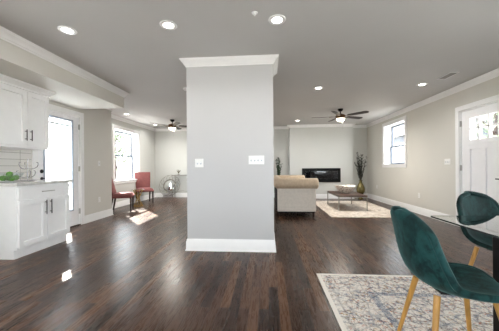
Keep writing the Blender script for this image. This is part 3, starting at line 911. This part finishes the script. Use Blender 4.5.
cushion('blush throw pillow peeking over the sofa arm beside the mustard pillow', 'cushion_blush', (.84, 5.99, .455), .12, 0, .40)

# ------------------------------------------------------------------ electric fireplace
fp = thing('electric_fireplace', 'black wall-mounted electric fireplace on the white chimney breast', 'fireplace', (0, YF, 0))
fx0, fx1, fz0, fz1 = 1.195, 2.52, .575, 1.065
b = MB(); f = .10; d = -.045
b.box(fx0, fx1, d, -.002, fz1 - .10, fz1); b.box(fx0, fx1, d, -.002, fz0, fz0 + .12); b.box(fx0, fx0 + f, d, -.002, fz0 + .12, fz1 - .10); b.box(fx1 - f, fx1, d, -.002, fz0 + .12, fz1 - .10)
b.build('frame', 'blackgloss', fp, bevel=.003)
MB().box(fx0 + f, fx1 - f, -.010, -.002, fz0 + .12, fz1 - .10).build('firebox', 'firebox', fp, smooth=0)
b = MB(); 
for k in range(46):
    x = fx0 + f + .02 + (fx1 - fx0 - 2 * f - .04) * k / 45; b.sphere((x, -.022, fz0 + .135), .013, (1.2, .8, .9 + .5 * random.random()), 5)
eb = b.build('ember_bed', 'ember', fp); eb['kind'] = 'stuff'
MB().box(fx0 + f, fx1 - f, -.040, -.036, fz0 + .12, fz1 - .10).build('glass_front', 'fireglass', fp, smooth=0)

# ------------------------------------------------------------------ coffee table, bowl
CX0, CX1, CY0, CY1, CZ = 1.76, 2.47, 6.42, 7.62, .40
kt = thing('coffee_table', 'low coffee table with dark top and thin metal legs on the cream rug', 'table', ((CX0 + CX1) / 2, (CY0 + CY1) / 2, .011))
hx, hy = (CX1 - CX0) / 2, (CY1 - CY0) / 2
b = MB(); b.box(-hx, hx, -hy, hy, CZ - .041, CZ - .011); b.build('tabletop', 'tabletop', kt, bevel=.004)
for sx in (-1, 1):
    for sy in (-1, 1):
        x, y = sx * (hx - .012), sy * (hy - .012); b = MB(); b.box(x - .010, x + .010, y - .010, y + .010, 0, CZ - .041); b.build('leg', 'iron', kt, bevel=.002)
b = MB()
for sy in (-1, 1): b.box(-hx + .022, hx - .022, sy * (hy - .012) - .008, sy * (hy - .012) + .008, CZ - .060, CZ - .042)
for sx in (-1, 1): b.box(sx * (hx - .012) - .008, sx * (hx - .012) + .008, -hy + .022, hy - .022, CZ - .060, CZ - .042)
b.build('apron', 'iron', kt)
b = MB()
pr = [(.001, .0), (.09, .0), (.11, .012), (.18, .07), (.235, .14), (.265, .20), (.258, .203), (.225, .145), (.17, .08), (.10, .026), (.001, .022)]
b.lathe(pr, 36)
for v_ in b.bm.verts:
    a = math.atan2(v_.co.y, v_.co.x); r = math.hypot(v_.co.x, v_.co.y)
    v_.co.z *= 1 + .10 * math.sin(a * 2 + .6) * min(1, r / .2)
tag(b.build('decorative_bowl', 'spot', loc=(2.09, 6.98, CZ + .0005)), 'wide cream bowl with brown spots on the coffee table', 'bowl')

# ------------------------------------------------------------------ tall vases with dried stems
def make_vase(label, loc, leafm, top, nst=15, seed=3, spread=.18):
    rnd = random.Random(seed)
    t = thing('floor_vase', label, 'vase', loc, 0, 'tall floor vases with dried stems')
    b = MB(); b.lathe([(.001, 0), (.085, 0), (.09, .015), (.055, .04), (.03, .09), (.032, .14), (.085, .18), (.128, .26), (.138, .33), (.118, .43), (.075, .52), (.045, .57), (.042, .60), (.06, .635), (.066, .645), (.058, .645), (.038, .60), (.001, .58)], 32)
    b.build('vase_body', 'vasegold', t, smooth=60)
    s = MB(); lf = MB()
    for k in range(nst):
        a = rnd.uniform(0, 2 * PI); q = rnd.uniform(.25, 1) * spread; h = top - rnd.uniform(0, .45)
        p0 = Vector((0.02 * math.cos(a), .02 * math.sin(a), .60)); p2 = Vector((q * math.cos(a), q * math.sin(a) * .7, h)); p1 = (p0 + p2) / 2 + Vector((-.03 * math.cos(a), -.03 * math.sin(a), .05))
        pts = [(p0 * (1 - u) ** 2 + p1 * 2 * u * (1 - u) + p2 * u * u) for u in [i / 8 for i in range(9)]]
        s.tube(pts, [.004 - .0026 * i / 8 for i in range(9)], 5)
        for i in range(26):
            u = rnd.uniform(.15, 1); p = p0 * (1 - u) ** 2 + p1 * 2 * u * (1 - u) + p2 * u * u
            d = Vector((rnd.uniform(-1, 1), rnd.uniform(-1, 1), rnd.uniform(.4, 1.6))).normalized(); L = rnd.uniform(.03, .075)
            sd = d.orthogonal().normalized() * L * .2
            lf.bm.faces.new([lf.bm.verts.new(p), lf.bm.verts.new(p + d * L * .5 + sd), lf.bm.verts.new(p + d * L), lf.bm.verts.new(p + d * L * .5 - sd)])
    s.build('stems', 'stem', t); o = lf.build('leaves', leafm, t, smooth=0); o['kind'] = 'stuff'
    md = o.modifiers.new('solid', 'SOLIDIFY'); md.thickness = .002
    return t
make_vase('tall gold vase with dark dried stems in the corner right of the fireplace', (3.16, 8.82, 0), 'leaf', 1.58, 26, 3, .26)
make_vase('vase with dark green stems behind the sofa, left of the fireplace', (.38, 9.00, 0), 'greenleaf', 1.50, 18, 8, .11)

# ------------------------------------------------------------------ rose chairs
def make_rose(label, loc, rz):
    """faces +X"""
    t = thing('side_chair', label, 'chair', loc, rz, 'dusty rose upholstered chairs')
    b = MB(); b.box(-.22, .25, -.235, .235, .36, .40); b.build('seat_frame', 'pink', t, bevel=.008)
    b = MB()
    def cu(u, v):
        x, y = -.22 + .475 * u, -.24 + .48 * v
        e = (1 - (2 * u - 1) ** 6) * (1 - (2 * v - 1) ** 6)
        return (x, y, .40 + .085 * e ** .5)
    b.grid(cu, 16, 16); b.build('seat', 'pink', t, smooth=180)
    rs = []; n = 12
    for i in range(n + 1):
        u = i / n; z = .38 + .60 * u; x = -.20 - .15 * u ** 1.3; w = .205 + .045 * u; th = .052 - .016 * u
        if i == n: th *= .5
        rs.append([(x - th, -w, z), (x - th, w, z), (x + th * .6, w + .004, z), (x + th, w * .6, z), (x + th, -w * .6, z), (x + th * .6, -w - .004, z)])
    b = MB(); b.rings(rs); b.build('backrest', 'pink', t, smooth=60, bevel=.01)
    for sx, sy in ((1, 1), (1, -1), (-1, 1), (-1, -1)):
        b = MB(); x, y = (.22 if sx > 0 else -.20), sy * .205; dx = 0 if sx > 0 else -.06
        b.rings([[(x - .022, y - .022, .36), (x + .022, y - .022, .36), (x + .022, y + .022, .36), (x - .022, y + .022, .36)],
                 [(x + dx - .015, y - .015, 0), (x + dx + .015, y - .015, 0), (x + dx + .015, y + .015, 0), (x + dx - .015, y + .015, 0)]])
        b.build('leg', 'darkwood', t, bevel=.002)
    return t
rose = make_rose('dusty rose chair half behind the end of the left wall', (-3.80, 6.28, 0), math.radians(22))
dup(rose, (-3.98, 7.80, 0), math.radians(-52), 'dusty rose chair facing the room below the far side of the window', 'dusty rose upholstered chairs')
st = thing('side_table', 'small round glass side table with a brass base between the rose chairs', 'table', (-3.83, 7.12, 0))
b = MB(); b.lathe([(.001, .478), (.19, .478), (.195, .484), (.19, .490), (.001, .490)], 32); b.build('glass_top', 'bowlglass', st)
b = MB()
for k in range(10):
    a = 2 * PI * k / 10; b.tube([(.13 * math.cos(a), .13 * math.sin(a), .006), (.03 * math.cos(a + .9), .03 * math.sin(a + .9), .24), (.14 * math.cos(a + 1.8), .14 * math.sin(a + 1.8), .472)], .005, 6)
b.tube([(.13 * math.cos(a), .13 * math.sin(a), .006) for a in [2 * PI * k / 24 for k in range(24)]], .006, 6, True)
b.tube([(.14 * math.cos(a), .14 * math.sin(a), .472) for a in [2 * PI * k / 24 for k in range(24)]], .006, 6, True)
b.build('brass_base', 'gold', st)

# ------------------------------------------------------------------ mirror and console by the back wall
mr = thing('wall_mirror', 'round mirror in a scrolled iron frame leaning on the back wall beside the console', 'mirror', (-3.66, 8.88, .004))
mr.rotation_euler = (math.radians(-20), 0, math.radians(-2))
MZ = .49
b = MB(); b.lathe([(.001, 0), (.20, 0), (.21, .006), (.21, .012), (.001, .012)], 40, (0, 0, MZ), 'Y')
b.build('mirror_glass', 'mirror', mr)
b = MB(); b.tube([(.225 * math.cos(a), .0, MZ + .225 * math.sin(a)) for a in [2 * PI * k / 40 for k in range(40)]], .016, 8, True)
b.build('mirror_frame', 'iron', mr)
b = MB()
for k in range(14):
    a = 2 * PI * k / 14
    pts = []
    for i in range(18):
        u = i / 17; r = .235 + .17 * u - .03 * math.sin(u * PI * 2); aa = a + .38 * math.sin(u * PI * 1.4)
        pts.append((r * math.cos(aa), 0, MZ + max(-.475, r * math.sin(aa))))
    b.tube(pts, .0045, 6)
b.tube([(.40 * math.cos(a), 0, MZ + .40 * math.sin(a)) for a in [2 * PI * k / 40 for k in range(40)]], .005, 6, True)
for sx in (-1, 1): b.tube([(sx * .16, 0, MZ - .37), (sx * .20, 0, .004)], .008, 6)
b.build('scrollwork', 'iron', mr)
cs = thing('console_table', 'thin wire console table against the back wall left of the partition', 'table', (-3.10, 9.03, 0))
b = MB(); b.box(-.42, .42, -.16, .16, .845, .858); b.build('glass_top', 'bowlglass', cs, bevel=.002)
b = MB()
b.box(-.42, .42, -.16, -.148, .83, .845); b.box(-.42, .42, .148, .16, .83, .845); b.box(-.42, -.408, -.148, .148, .83, .845); b.box(.408, .42, -.148, .148, .83, .845)
b.build('top_frame', 'iron', cs)
for sx in (-1, 1):
    for sy in (-1, 1):
        b = MB(); b.tube([(sx * .40, sy * .145, .835), (sx * .36, sy * .14, .6), (sx * .39, sy * .14, .3), (sx * .40, sy * .145, 0)], .008, 8); b.build('leg', 'iron', cs)
b = MB()
for sx in (-1, 1):
    b.tube([(sx * (.24 + .13 * (1 - u) * math.cos(u * 9)), -.145, .70 - .13 * (1 - u) * math.sin(u * 9)) for u in [k / 24 for k in range(25)]], .005, 6)
b.tube([(-.38, -.145, .22), (0, -.145, .28), (.38, -.145, .22)], .006, 6)
b.build('scrollwork', 'iron', cs)
og = thing('table_ornament', 'small pale branching ornament on the wire console table', 'ornament', (-3.30, 9.03, .8585))
b = MB(); b.lathe([(.001, 0), (.05, 0), (.05, .012), (.012, .02), (.01, .05), (.001, .05)], 18); b.build('base', 'iron', og)
b = MB()
for k in range(7):
    a = k * .9; b.tube([(0, 0, .045), (.03 * math.cos(a), .02 * math.sin(a), .10), (.075 * math.cos(a), .05 * math.sin(a), .15 + .02 * (k % 3))], .006, 6)
b.build('branches', 'vasegold', og)

# ------------------------------------------------------------------ on the kitchen counter
CT = .9555
bw = MB(); bw.lathe([(.001, 0), (.05, 0), (.055, .008), (.09, .04), (.125, .085), (.145, .12), (.139, .121), (.118, .088), (.085, .048), (.048, .016), (.001, .012)], 36)
tag(bw.build('glass_bowl', 'bowlglass', loc=(-3.36, 3.02, CT)), 'clear glass bowl of green apples at the near end of the counter', 'bowl')
ap = [(0.052, -.02, .052), (-.05, .035, .054), (-.03, -.055, .056), (.02, .06, .058), (.0, .0, .105)]
al = ['green apple in the glass bowl, at the front', 'green apple in the glass bowl, at the back by the wall', 'green apple in the glass bowl, at the left end',
      'green apple in the glass bowl, at the right end', 'green apple on top of the others in the glass bowl']
for (x, y, z), l in zip(ap, al):
    t = thing('green_apple', l, 'apple', (-3.36 + x, 3.02 + y, CT + z - .03), 0, 'green apples in the glass bowl')
    b = MB(); b.lathe([(.001, .006), (.018, .0), (.033, .014), (.037, .034), (.030, .056), (.014, .064), (.004, .058), (.001, .056)], 22); b.build('flesh', 'green', t)
    b = MB(); b.tube([(0, 0, .056), (.003, .001, .074)], .002, 6); b.build('stem', 'applestem', t)
wr = thing('mug_tree', 'chrome wire stand with curved arms on the counter beside the apples', 'stand', (-3.46, 3.36, CT))
b = MB(); b.tube([(.09 * math.cos(a), .09 * math.sin(a), .006) for a in [2 * PI * k / 28 for k in range(28)]], .006, 8, True); b.tube([(-.09, 0, .007), (.09, 0, .007)], .005, 8); b.build('base_ring', 'steel', wr)
b = MB(); b.tube([(0, 0, .005), (0, 0, .30)], .007, 8); b.sphere((0, 0, .305), .012); b.build('post', 'steel', wr)
for k in range(6):
    a = PI / 6 + k * PI / 3; z = .06 if k % 2 else .18
    b = MB(); b.tube([(r * math.cos(a), r * math.sin(a), z + h) for r, h in ((.005, 0), (.04, -.008), (.08, .0), (.11, .025), (.125, .06), (.118, .085), (.10, .09))], .006, 8); b.build('arm', 'steel', wr)
